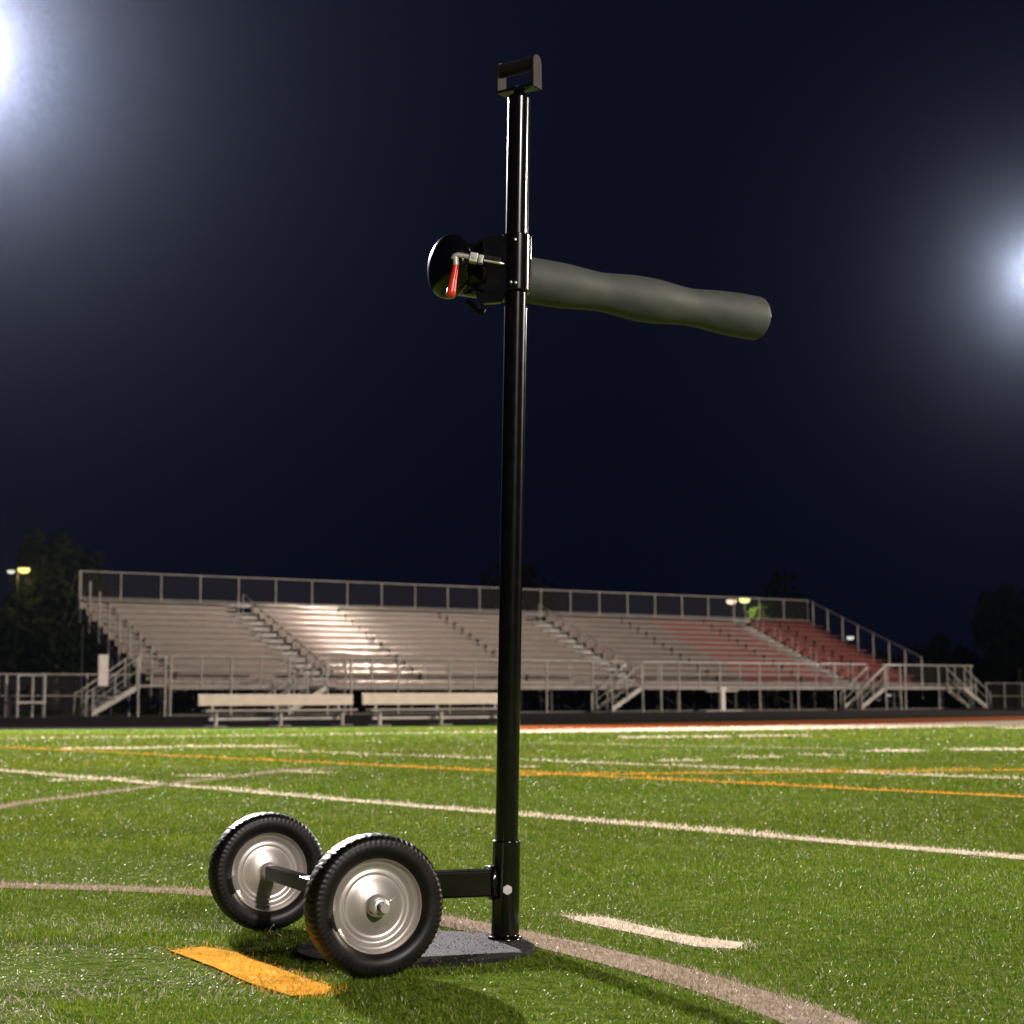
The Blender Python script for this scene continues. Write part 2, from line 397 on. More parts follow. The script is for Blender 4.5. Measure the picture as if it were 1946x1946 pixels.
def make_turf():
    X = []; Y = []; WD = []; LN = []
    for y0, y1, dens, w, ln in ((1.7, 2.3, 9000, .0013, .015), (2.3, 3.2, 52000, .0011, .0118), (3.2, 4.2, 38000, .0012, .0122), (4.2, 6.0, 20000, .0016, .0138),
                                (6.0, 9.0, 7000, .0026, .018), (9.0, 14.0, 2400, .0044, .022), (14.0, 22.0, 650, .0085, .027), (22.0, 40.0, 130, .018, .033)):
        m0 = 0.8 if y1 <= 6 else 1.5
        h0, h1 = .32 * y0 + m0, .32 * y1 + m0
        area = (h0 + h1) * (y1 - y0); n = int(area * dens)
        yy = y0 + (y1 - y0) * rng.random(n); hw = .32 * yy + m0; xx = (rng.random(n) * 2 - 1) * hw
        s_, d_ = to_sd(xx, yy); ok = d_ < np.interp(s_, es, ed) - .1
        X.append(xx[ok]); Y.append(yy[ok]); k = ok.sum()
        WD.append(w * (.75 + .5 * rng.random(k))); LN.append(ln * (.65 + .6 * rng.random(k)))
    X = np.concatenate(X); Y = np.concatenate(Y); WD = np.concatenate(WD); LN = np.concatenate(LN)
    # keep the base plate clear
    ok = (X - PLATE_C[0]) ** 2 + (Y - PLATE_C[1]) ** 2 > (PLATE_R - .012 - .02 * rng.random(len(X))) ** 2
    X, Y, WD, LN = X[ok], Y[ok], WD[ok], LN[ok]; n = len(X)
    colr = np.empty((n, 3)); g = rng.random(n)
    pal = np.array([(0.044, 0.098, 0.006), (0.086, 0.146, 0.009), (0.142, 0.192, 0.016), (0.215, 0.222, 0.06)])
    colr[:] = pal[np.searchsorted([.3, .62, .88], g)]
    pn = .5 * value_noise(X + 50, Y + 50, .55, 3) + .3 * value_noise(X + 50, Y + 50, 5.0, 4) + .2 * value_noise(X + 50, Y + 50, 30.0, 6)
    colr *= (0.55 + .9 * pn)[:, None]; yl = value_noise(X + 15, Y + 65, .35, 17) + .25 * np.clip((Y - 3.2) / 6, 0, 1); colr[:, 0] *= .84 + .36 * yl
    worn_sheen = value_noise(X + 70, Y + 12, 2.2, 41) * .45 + value_noise(X + 70, Y + 12, 8.0, 42) * .3 + value_noise(X + 70, Y + 12, 24.0, 43) * .25
    patch = np.clip((worn_sheen - .43) * 6, 0, 1) * np.clip((-.35 - X) * 3 + .05, 0.05, 1) * np.clip((3.9 - Y) * 2, 0, 1)  # lower-left mask: lamp sheen painted in as pale fibres, with some worn ones
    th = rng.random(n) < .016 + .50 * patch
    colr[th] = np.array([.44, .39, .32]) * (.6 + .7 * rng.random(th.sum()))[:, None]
    jx = X + (rng.random(n) - .5) * .05; jy = Y + (rng.random(n) - .5) * .05
    for name, label, c, polys in MARKS:
        mask = np.zeros(n, bool)
        for q in polys:
            lo = q.min(0) - .01; hi = q.max(0) + .01
            cand = np.where((jx > lo[0]) & (jx < hi[0]) & (jy > lo[1]) & (jy < hi[1]))[0]
            if len(cand): mask[cand] |= inside(q, jx[cand], jy[cand])
        mask &= rng.random(n) < .80 + .18 * value_noise(X + 31, Y + 7, 22.0, 51)
        LN[mask] *= 1.25
        colr[mask] = np.array(c)[None] * (.62 + .76 * rng.random(mask.sum()))[:, None]
    # lean: brushed patches plus scatter
    az = 2 * math.pi * (value_noise(X + 9, Y + 90, .9, 5) * 1.6) + rng.normal(0, 1.6, n)
    flat = value_noise(X + 20, Y + 33, 2.6, 8) + .8 * patch
    lean = np.clip(rng.normal(.72, .36, n) + .75 * (flat - .5), .05, 1.45)
    dirx, diry = np.cos(az), np.sin(az)
    face = az + math.pi / 2 + rng.normal(0, .7, n); wx, wy = np.cos(face) * WD / 2, np.sin(face) * WD / 2
    l1 = LN * .55; e2 = np.clip(lean + .45, 0, 1.5)
    bx, by = X, Y; z0 = np.zeros(n) - .001
    mx_, my_, mz_ = bx + dirx * np.sin(lean) * l1, by + diry * np.sin(lean) * l1, z0 + np.cos(lean) * l1
    l2 = LN * .45
    tx, ty, tz = mx_ + dirx * np.sin(e2) * l2, my_ + diry * np.sin(e2) * l2, mz_ + np.cos(e2) * l2
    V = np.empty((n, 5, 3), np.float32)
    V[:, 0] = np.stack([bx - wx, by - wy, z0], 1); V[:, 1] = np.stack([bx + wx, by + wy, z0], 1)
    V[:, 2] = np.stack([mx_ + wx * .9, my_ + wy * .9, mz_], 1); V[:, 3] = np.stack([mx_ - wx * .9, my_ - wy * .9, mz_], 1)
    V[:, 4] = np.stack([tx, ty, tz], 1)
    me = bpy.data.meshes.new('turf_grass')
    me.vertices.add(n * 5); me.vertices.foreach_set('co', V.reshape(-1))
    base = np.arange(n)[:, None] * 5
    loops = (base + np.array([[0, 1, 2, 3, 3, 2, 4]])).astype(np.int32).reshape(-1)
    me.loops.add(n * 7); me.loops.foreach_set('vertex_index', loops)
    me.polygons.add(n * 2)
    st = (np.arange(n)[:, None] * 7 + np.array([[0, 4]])).astype(np.int32).reshape(-1)
    me.polygons.foreach_set('loop_start', st)
    try: me.polygons.foreach_set('loop_total', np.tile(np.array([4, 3], np.int32), n))
    except Exception: pass
    me.update(calc_edges=True)
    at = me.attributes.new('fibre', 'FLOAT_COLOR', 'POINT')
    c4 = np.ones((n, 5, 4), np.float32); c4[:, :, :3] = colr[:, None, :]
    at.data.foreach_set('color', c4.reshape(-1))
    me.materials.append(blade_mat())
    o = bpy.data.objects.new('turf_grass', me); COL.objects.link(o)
    tag(o, 'short green artificial turf fibres with coloured line fibres', 'turf', None, 'stuff')
make_turf()

# ------------------------------------------------------------------ bleachers
ALU = noise_mat('aluminium_mat', (0.50, 0.455, 0.435), (0.60, 0.555, 0.53), 1.2, (0.085, 0.12), metal=0.5, spec=.5)
GALV = noise_mat('galvanised_mat', (0.26, 0.25, 0.23), (0.38, 0.36, 0.34), 3, (0.45, 0.6), metal=0.3)
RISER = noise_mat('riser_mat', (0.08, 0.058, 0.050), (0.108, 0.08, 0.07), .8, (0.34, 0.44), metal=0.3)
REDM = noise_mat('red_riser_mat', (0.11, 0.016, 0.014), (0.15, 0.023, 0.020), .8, (0.45, 0.6))
REDSEAT = noise_mat('red_seat_mat', (0.10, 0.028, 0.025), (0.135, 0.038, 0.034), .8, (0.4, 0.55))
DARKSTEEL = noise_mat('dark_steel_mat', (0.06, 0.055, 0.05), (0.10, 0.09, 0.08), 2, (0.6, 0.8))
RU, DU, ZU = Vector((CU, SU, 0)), Vector((-SU, CU, 0)), Vector((0, 0, 1))
def mesh_panel_mat():
    mt = bpy.data.materials.new('chain_link_mat'); mt.use_nodes = True; nt = mt.node_tree
    b = nt.nodes["Principled BSDF"]; b.inputs['Base Color'].default_value = (.3, .29, .28, 1); b.inputs['Roughness'].default_value = .6
    t = nt.nodes.new('ShaderNodeBsdfTransparent'); mx = nt.nodes.new('ShaderNodeMixShader'); mx.inputs[0].default_value = .018
    nt.links.new(t.outputs[0], mx.inputs[1]); nt.links.new(b.outputs[0], mx.inputs[2])
    nt.links.new(mx.outputs[0], nt.nodes['Material Output'].inputs[0]); return mt
CHAIN = mesh_panel_mat()
S0 = to_sd(-18.27, 71.15)[0]; LEN = 42.1; D_REAR = to_sd(-18.27, 71.15)[1]; Z_RAIL = 6.35
S1 = S0 + LEN
NR, RISE, RUN = 12, 0.283, 0.66
Z_TOP = 5.12; D_TOP = D_REAR - 0.25
Z_DECK = 1.38; D_FRONT = D_TOP - RUN * (NR - 1) - 2.35
stand = thing('bleachers', 'long aluminium bleachers with a red section and front walkway across the track', 'bleachers', sd(S0 + LEN / 2, D_FRONT, .22))
def s_at_rear(px):
    """s where the pixel column meets the rear plane"""
    d = ray(px, 1150); t = D_REAR / to_sd(d[0], d[1])[1]; return to_sd(d[0] * t, d[1] * t)[0]
AW = 1.25
aisles = [s_at_rear(x) for x in (452, 1012, 1404)]
RED_S = s_at_rear(1232)
def sbox(mb, s0, s1, d0, d1, z0, z1, b=0.0):
    c = Vector(sd((s0 + s1) / 2, (d0 + d1) / 2, (z0 + z1) / 2)); hs = ((s1 - s0) / 2, (d1 - d0) / 2, (z1 - z0) / 2)
    return mb.bbox(c, (RU, DU, ZU), hs, b, 3) if b else mb.obox(c, (RU, DU, ZU), hs)
cuts = [S0] + [v for a in aisles for v in (a - AW / 2, a + AW / 2)] + [S1]
secs = [(cuts[i], cuts[i + 1]) for i in range(0, len(cuts), 2)]
for i in range(NR):
    z = Z_TOP - RISE * i; d = D_TOP - RUN * i
    for k, (a, b) in enumerate(secs):
        # seat plank with rounded nose
        mb = MB(); plank(mb, a + .02, b - .02, d - .28, d, z, .042)
        mb.build('seat_plank', REDSEAT if a > RED_S else ALU, stand)
        # foot plank and the riser behind it
        f0 = a
        if a < RED_S < b: plank(MB(), a, RED_S - .01, d - .68, d - .38, z - .42, .026).build('foot_plank', ALU, stand); f0 = RED_S
        plank(MB(), f0, b, d - .68, d - .38, z - .42, .026).build('foot_plank', REDSEAT if f0 >= RED_S else ALU, stand)
        if b > RED_S + .5:
            a2 = max(a, RED_S)
            o = sbox(MB(), a2, b, d - .02, d + .02, z - .42, z - .14).build('riser', REDM, stand); o['label'] = 'dark red riser'
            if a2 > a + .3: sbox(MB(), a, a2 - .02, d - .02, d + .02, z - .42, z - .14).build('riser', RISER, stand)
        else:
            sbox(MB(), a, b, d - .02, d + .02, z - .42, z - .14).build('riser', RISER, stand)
    s = S0 + 1.2
    while s < S1 - .3:
        if all(abs(s - a) > AW / 2 for a in aisles):
            sbox(MB(), s - .02, s + .02, d - .20, d - .06, z - .42, z - .055).build('seat_bracket', RISER, stand)
        s += 5.49
# aisle steps
for a in aisles:
    for i in range(NR):
        z = Z_TOP - RISE * i - .42; d = D_TOP - RUN * i
        sbox(MB(), a - AW / 2, a + AW / 2, d - .36, d, z - .05, z + .002, .01).build('aisle_step', GALV, stand)
        sbox(MB(), a - AW / 2 + .1, a + AW / 2 - .1, d - RUN + .02, d - RUN + .30, z - RISE / 2 - .11, z - RISE / 2, .01).build('aisle_step', GALV, stand)
    for i in range(0, NR, 2):
        z = Z_TOP - RISE * i - .42; d = D_TOP - RUN * i - .3
        mb = MB(); mb.tube(sd(a, d, z), sd(a, d, z + .86), .024, 8); mb.tube(sd(a, d, z + .86), sd(a, d - .9, z + .86 - .9 * RISE / RUN), .022, 8)
        mb.tube(sd(a, d - .9, z - RISE * 1.36 - .02), sd(a, d - .9, z + .86 - .9 * RISE / RUN), .022, 8)
        mb.build('aisle_handrail', GALV, stand)
# rear and end guardrails
nb = 23
top = MB(); top.tube(sd(S0, D_REAR, Z_RAIL - .03), sd(S1, D_REAR, Z_RAIL - .03), .03, 8)
top.tube(sd(S0, D_REAR, Z_TOP + .1), sd(S1, D_REAR, Z_TOP + .1), .02, 6); top.build('guard_rail', GALV, stand)
sbox(MB(), S0, S1, D_REAR - .22, D_REAR - .16, Z_TOP - .16, Z_TOP + .03, .012).build('rear_plank', ALU, stand)
for k in range(nb + 1):
    s = S0 + LEN * k / nb
    MB().tube(sd(s, D_REAR, Z_TOP - .5), sd(s, D_REAR, Z_RAIL - .04), .032, 8).build('guard_post', GALV, stand)
sbox(MB(), S0, S1, D_REAR + .03, D_REAR + .035, Z_TOP, Z_RAIL - .08).build('mesh_panel', CHAIN, stand)
def slope_z(d): return Z_TOP - RISE * (D_TOP - d) / RUN
for s in (S0 - .06, S1 + .06):
    mb = MB(); dF = D_TOP - RUN * (NR - 1) - .7
    if s > S1: mb.tube(sd(s, D_REAR, Z_RAIL - .03), sd(s, dF, slope_z(dF) + 1.2), .03, 8).build('end_rail', GALV, stand)
    for i in range(0, 8):
        d = D_REAR - .35 - i * 1.12
        MB().tube(sd(s, d, slope_z(d) - .95), sd(s, d, slope_z(d) + 1.18), .04, 8).build('end_post', GALV, stand)
    P = [sd(s, D_REAR, Z_TOP), sd(s, D_REAR, Z_RAIL - .06), sd(s, dF, slope_z(dF) + 1.17), sd(s, dF, slope_z(dF))]
    MB().prism(P, RU * .004).build('mesh_panel', CHAIN, stand)
    P = [sd(s, D_REAR, Z_TOP - .45), sd(s, D_REAR, Z_TOP - .65), sd(s, dF, slope_z(dF) - .72), sd(s, dF, slope_z(dF) - .52)]
    MB().prism(P, RU * .06).build('end_stringer', RISER, stand)
# front walkway
sbox(MB(), S0 - .1, S1 + 2.0, D_FRONT, D_FRONT + 1.7, Z_DECK - .05, Z_DECK).build('walkway', ALU, stand)
sbox(MB(), S0 - .1, S1 + 2.0, D_FRONT - .03, D_FRONT - .002, Z_DECK - .16, Z_DECK + .02, .008).build('walkway_edge', ALU, stand)
sbox(MB(), S0 - .1, S1, D_FRONT + 1.72, D_FRONT + 1.76, Z_DECK - .08, Z_DECK + .26).build('walkway_kick_plate', RISER, stand)
# front guard rail with gaps at the stairs
def s_at_front(px, y=1300):
    d = ray(px, y); t = D_FRONT / to_sd(d[0], d[1])[1]; return to_sd(d[0] * t, d[1] * t)[0]
stairs = [s_at_front(x) for x in (236, 592, 1186, 1646)]
gaps = stairs[1:]
k = 0; s = S0
while s < S1 + 2.0:
    if all(not (g - .1 < s < g + 1.05) for g in gaps):
        big = k % 2 == 0
        MB().tube(sd(s, D_FRONT - .05, .22 if big else Z_DECK - .1), sd(s, D_FRONT - .05, Z_DECK + 1.06), .04 if big else .028, 8).build('walkway_post', GALV, stand)
    s += 1.22; k += 1
seg = [S0] + [v for g in gaps for v in (g, g + 1.1)] + [S1 + 2.0]
for i in range(0, len(seg), 2):
    mb = MB()
    mb.tube(sd(seg[i], D_FRONT - .05, Z_DECK + 1.06), sd(seg[i + 1], D_FRONT - .05, Z_DECK + 1.06), .042, 8)
    mb.tube(sd(seg[i], D_FRONT - .05, Z_DECK + .12), sd(seg[i + 1], D_FRONT - .05, Z_DECK + .12), .02, 6)
    mb.build('walkway_rail', GALV, stand)
    sbox(MB(), seg[i] + .05, seg[i + 1] - .05, D_FRONT - .012, D_FRONT - .008, Z_DECK + .15, Z_DECK + 1.0).build('mesh_panel', CHAIN, stand)
# understructure: posts, beams and braces
for dd in (D_FRONT + .4, D_FRONT + 3.4, D_FRONT + 6.2, D_TOP):
    for k in range(13):
        s = S0 + .1 + LEN * k / 12
        zt = min(slope_z(dd) - .7, 9) if dd > D_FRONT + 1.8 else Z_DECK - .06
        MB().tube(sd(s, dd, .2), sd(s, dd, zt), .05, 6).build('support_post', DARKSTEEL, stand)
for k in range(12):
    s = S0 + .1 + LEN * k / 12; e = s + LEN / 12
    MB().tube(sd(s, D_FRONT + 3.45, .3), sd(e, D_FRONT + 3.45, 1.9), .03, 5).build('cross_brace', DARKSTEEL, stand)
    MB().tube(sd(s, D_FRONT + 3.5, 1.9), sd(e, D_FRONT + 3.5, .3), .03, 5).build('cross_brace', DARKSTEEL, stand)
    MB().tube(sd(s + .08, D_FRONT + .4, .5), sd(s + .08, D_TOP, 4.0), .03, 5).build('cross_brace', DARKSTEEL, stand)
sbox(MB(), S0, S1, D_FRONT + .3, D_FRONT + .42, .22, .3).build('sill_beam', DARKSTEEL, stand)
# stairs running down to the left along the front
def stair(s_top, sgn, name='staircase'):
    g = group_part(name, stand); n = 6; run = .28; zt = Z_DECK; zb = .23
    L = n * run; s_b = s_top + sgn * L
    for dd in (D_FRONT - 1.25, D_FRONT - .12):
        P = [sd(s_top, dd, zt), sd(s_top, dd, zt - .22), sd(s_b, dd, zb), sd(s_b, dd, zb + .2)]
        MB().prism(P, DU * .05).build('stringer', GALV, g)
        mb = MB(); hr = .95
        for q in (0.02, .5, .98):
            mb.tube(sd(s_top + sgn * L * q, dd - .03, zt + (zb - zt) * q), sd(s_top + sgn * L * q, dd - .03, zt + (zb - zt) * q + hr), .032, 8)
        mb.path([sd(s_top, dd - .03, zt + hr), sd(s_b, dd - .03, zb + hr), sd(s_b + sgn * .22, dd - .03, zb + hr - .1), sd(s_b + sgn * .25, dd - .03, zb + .05)], .032, 8)
        mb.tube(sd(s_top, dd - .03, zt + .5), sd(s_b, dd - .03, zb + .5), .02, 6)
        mb.build('handrail', GALV, g)
    mb = MB()
    for k in range(n):
        s = s_top + sgn * run * (k + .5); z = zt - (zt - zb) * (k + .6) / n
        sbox(mb, s - .14, s + .14, D_FRONT - 1.2, D_FRONT - .13, z - .03, z)
    mb.build('tread', ALU, g)
    return g
for i, s in enumerate(stairs): stair(s, -1)
stair(s_at_front(1795, 1290), +1)
# upper landing platforms in front of the aisles
for s in stairs:
    sbox(MB(), s, s + 1.1, D_FRONT - 1.3, D_FRONT - .04, Z_DECK - .09, Z_DECK - .01).build('landing', ALU, stand)
    mb = MB()
    for ds_ in (0.04, 1.06): mb.tube(sd(s + ds_, D_FRONT - 1.26, .22), sd(s + ds_, D_FRONT - 1.26, Z_DECK + 1.02), .04, 8)
    mb.tube(sd(s + .04, D_FRONT - 1.26, Z_DECK + 1.0), sd(s + 1.06, D_FRONT - 1.26, Z_DECK + 1.0), .036, 8)
    mb.build('landing_rail', GALV, stand)

def at_d(px, py, d):
    """the point where a pixel's ray meets the vertical plane at d"""
    r_ = ray(px, py); t = d / to_sd(r_[0], r_[1])[1]; return CC + r_ * t
# white board hung on the left stair rail
WHITE = noise_mat('white_board_mat', (0.52, 0.47, 0.45), (0.6, 0.55, 0.52), 4, (.5, .6))
p = at_d(196, 1274, D_FRONT - 1.42); ps = to_sd(p[0], p[1])
mb = MB(); mb.bbox(p, (RU, DU, ZU), (.19, .03, .56), .025, 3)
tag(mb.build('notice_board', WHITE), 'blank white upright board on the left stair rail of the stands', 'board')
# pale upright stand with side arms under the walkway
p = at_d(1372, 1322, D_FRONT - .9); b = Vector((p[0], p[1], .225))
t = thing('floor_stand', 'pale upright column with side arms standing before the walkway', 'stand', b)
mb = MB(); mb.bbox(b + ZU * .55, (RU, DU, ZU), (.13, .10, .5), .03, 2); mb.build('column', WHITE, t)
mb = MB(); mb.bbox(b + ZU * .92, (RU, DU, ZU), (.95, .05, .035), .015, 2); mb.build('cross_arm', GALV, t)
mb = MB(); mb.bbox(b + ZU * .03, (RU, DU, ZU), (1.1, .18, .028), .01, 2); mb.build('foot_bar', GALV, t)
mb = MB(); mb.bbox(b + ZU * 1.02, (RU, DU, ZU), (.2, .12, .07), .03, 2); mb.build('head_block', WHITE, t)

# low platform and railing left of the stands
def rail_fence(name, label, s0, s1, d, zb, h, n, bottom=.0, mid=True):
    t = thing(name, label, 'fence', sd((s0 + s1) / 2, d, zb))
    mb = MB(); mb.tube(sd(s0, d, zb + h), sd(s1, d, zb + h), .03, 8)
    if mid: mb.tube(sd(s0, d, zb + h * .5 + bottom), sd(s1, d, zb + h * .5 + bottom), .022, 6)
    mb.build('top_rail', GALV, t)
    for k in range(n + 1):
        s = s0 + (s1 - s0) * k / n
        MB().tube(sd(s, d, zb - .02), sd(s, d, zb + h + .05), .04, 8).build('fence_post', GALV, t)
    sbox(MB(), s0 + .04, s1 - .04, d + .05, d + .055, zb + .05 + bottom, zb + h - .06).build('mesh_panel', CHAIN, t)
    return t
pl = at_d(22, 1352, D_FRONT + .5); sl = to_sd(pl[0], pl[1])[0]; pr2 = at_d(78, 1352, D_FRONT + .5); sr = to_sd(pr2[0], pr2[1])[0]
t = thing('platform', 'small raised pale platform with posts left of the stands', 'platform', sd((sl + sr) / 2, D_FRONT + .5, .22))
sbox(MB(), sl, sr, D_FRONT, D_FRONT + 1.4, .72, .80, .01).build('deck', GALV, t)
for s in (sl + .05, sr - .05):
    for d in (D_FRONT + .05, D_FRONT + 1.35): MB().tube(sd(s, d, .2), sd(s, d, 1.75), .055, 8).build('post', GALV, t)
MB().tube(sd(sl, D_FRONT + .05, 1.72), sd(sr, D_FRONT + .05, 1.72), .04, 8).build('top_rail', GALV, t)
rail_fence('chain_link_fence', 'chain link fence running off to the left of the stands', S0 - 24, S0 - .4, D_FRONT + 3.0, .22, 1.6, 14)
rail_fence('chain_link_fence', 'chain link fence running off to the right of the stands', S1 + 4.2, S1 + 30, D_FRONT + 1.0, .22, 1.35, 18)

# ------------------------------------------------------------------ player benches
BWOOD = noise_mat('bench_plank_mat', (0.50, 0.43, 0.355), (0.57, 0.50, 0.42), 1.0, (.4, .55), stretch=(1, 6, 6))
def bench(pxl, py, label):
    b0 = Vector(sd(*to_sd(*at_z(pxl, py, 0)[:2]), 0.012))
    t = thing('player_bench', label, 'bench', b0, 'player benches beside the track'); L = 4.57
    def q(s, d, z): return b0 + RU * s + DU * d + ZU * z
    mb = MB(); mb.bbox(q(L / 2, .30, .70), (RU, DU, ZU), (L / 2, .022, .15), .015, 3); mb.build('backrest', BWOOD, t)
    mb = MB(); mb.bbox(q(L / 2, .06, .42), (RU, DU, ZU), (L / 2 - .05, .14, .03), .012, 3); mb.build('seat', ALU, t)
    mb = MB(); mb.bbox(q(L / 2, .30, .20), (RU, DU, ZU), (L / 2 - .3, .02, .035), .01, 2); mb.build('stretcher', GALV, t)
    for s in (.42, L / 2, L - .42):
        mb = MB(); mb.bbox(q(s, .12, .20), (RU, DU, ZU), (.035, .05, .19), .008, 2)
        mb.bbox(q(s, .335, .55), (RU, DU, ZU), (.03, .014, .30), .006, 2); mb.bbox(q(s, .2, .36), (RU, DU, ZU), (.03, .14, .022), .006, 2)
        lg = mb.build('leg', GALV, t)
        mb = MB(); mb.bbox(q(s, .12, .012), (RU, DU, ZU), (.20, .26, .016), .006, 2); mb.build('foot', ALU, lg)
    return t
bench(385, 1383, 'long tan backed player bench beside the track, the one farther left')
bench(699, 1381, 'long tan backed player bench beside the track, the one partly behind the pole')

# ------------------------------------------------------------------ floodlight masts
LENS = emis('floodlight_lens_mat', (1.0, 0.97, 0.95), 26.0)
LENSW = emis('warm_floodlight_lens_mat', (1.0, 0.86, 0.68), 26.0)
for mm in (LENS, LENSW): mm.cycles.emission_sampling = 'NONE'
for (loc, tgt, p, colr, rad, label) in MASTS:
    L = Vector(loc); f = Vector((tgt[0] - L.x, tgt[1] - L.y, 0)).normalized(); r_ = f.cross(ZU); f2 = (Vector(tgt) - L).normalized()
    u2 = r_.cross(f2)
    base = Vector((L.x, L.y, 0)) - f * .35
    zb = gz(to_sd(base.x, base.y)[1]); base.z = zb
    t = thing('floodlight_mast', label, 'floodlight', base, 'floodlight masts around the field')
    MB().tube(base - ZU * .1, Vector((base.x, base.y, L.z + .9)), .28, 12, .14).build('mast_pole', GALV, t)
    for dz in (-.45, .45):
        MB().bbox(Vector((base.x, base.y, L.z + dz)) + f * .16, (r_, f, ZU), (1.15 if L.y > 90 else 2.3, .05, .06), .01, 1).build('cross_arm', GALV, t)
        nl = 3 if L.y > 90 else 6
        for k in range(nl):
            c = L + r_ * ((k - (nl - 1) / 2) * .78) + ZU * dz + f * .15
            MB().lathe(c - f2 * .05, f2, [(.06, -.3), (.2, -.24), (.31, 0), (.33, .16), (.335, .17)], 16).build('lamp_head', DARKSTEEL, t)
            MB().lathe(c, f2, [(0.001, .1), (.31, .1)], 16).build('lamp_lens', LENSW if colr[2] < .7 else LENS, t)

# ------------------------------------------------------------------ street lamps behind
LPOLE = principled('lamp_pole_mat', (.004, .004, .004), .9, 0, .1)
def street_lamp(px, py, Y, label, colr, strength, heads, rad=.28, cat='lamp'):
    c = X3(at_y(px, py, Y)); base = Vector((c.x, c.y, .2))
    t = thing('street_lamp', label, cat, base, 'small lamps behind the stands')
    MB().tube(base - ZU * .1, c + ZU * .1, .07, 8, .05).build('lamp_pole', LPOLE, t)
    for dx, dz, rr, cc, st, pw in heads:
        h = c + Vector((dx, 0, dz))
        if pw:
            ld = bpy.data.lights.new('globe_lamp', 'POINT'); ld.energy = pw; ld.color = cc; ld.shadow_soft_size = .12
            lo = bpy.data.objects.new('globe_lamp', ld); COL.objects.link(lo); lo.location = h - ZU * (rr * .6 + .16)
        mt = emis('lamp_glow_mat', cc, st); mt.cycles.emission_sampling = 'FRONT'
        MB().tube(c + ZU * .06, h + ZU * (rr * .5), .03, 6).build('lamp_arm', DARKSTEEL, t)
        MB().lathe(h, ZU, [(0.001, rr * .62), (rr * .75, rr * .5), (rr * 1.02, rr * .3)], 14).build('lamp_hood', DARKSTEEL, t)
        MB().lathe(h, ZU, [(rr * .98, rr * .28), (rr, 0), (rr * .8, -rr * .4), (rr * .4, -rr * .55), (.001, -rr * .6)], 14).build('lamp_globe', mt, t)
street_lamp(33, 1085, 86, 'double headed lamp glowing yellow beside the dark left tree', None, 0,
            [(.33, .05, .30, (1.0, .80, .22), 1.9, 260), (-.32, -.03, .19, (.95, 1.0, .75), .95, 0)])
street_lamp(1390, 1143, 102, 'lamp with a pinkish white globe above the red seats', None, 0, [(0, 0, .30, (1.0, .78, .55), 1.45, 0)])
street_lamp(1415, 1140, 103, 'lamp with a yellow green globe next to the bright leaves', None, 0, [(0, 0, .33, (.95, 1.0, .35), 1.6, 420)])
street_lamp(1616, 1212, 104, 'lone white lamp low behind the right end of the stands', None, 0, [(0, 0, .22, (.9, 1.0, .88), .85, 0)])
street_lamp(1689, 1321, 98, 'low round white lamp seen under the right end of the walkway', None, 0, [(0, 0, .15, (.9, .9, .85), .4, 0)])
street_lamp(1670, 1330, 98, 'fainter low lamp to the left of the low round lamp', None, 0, [(0, 0, .12, (.7, .72, .68), .12, 0)])

# ------------------------------------------------------------------ trees
BARK = noise_mat('bark_mat', (0.03, 0.024, 0.018), (0.06, 0.05, 0.04), 6, (.85, .95), bump=.6)
def leaf_mat(name, c):
    mt = principled(name, c, .9, 0, .08); nt = mt.node_tree; b = nt.nodes["Principled BSDF"]
    oi = nt.nodes.new('ShaderNodeTexCoord'); n = nt.nodes.new('ShaderNodeTexNoise'); n.inputs['Scale'].default_value = 1.3
    nt.links.new(oi.outputs['Object'], n.inputs[0])
    cr = nt.nodes.new('ShaderNodeValToRGB'); cr.color_ramp.elements[0].color = (*[x * .55 for x in c], 1); cr.color_ramp.elements[1].color = (*[x * 1.4 for x in c], 1)
    cr.color_ramp.elements[0].position = .3; cr.color_ramp.elements[1].position = .7
    nt.links.new(n.outputs[0], cr.inputs[0]); nt.links.new(cr.outputs[0], b.inputs['Base Color'])
    return mt
LEAF = leaf_mat('unlit_leaf_mat', (0.0058, 0.009, 0.003)); LEAF2 = leaf_mat('lit_leaf_mat', (0.062, 0.095, 0.022))  # night darkness is put into the LEAF colour; LEAF2 is the lamp-lit copy
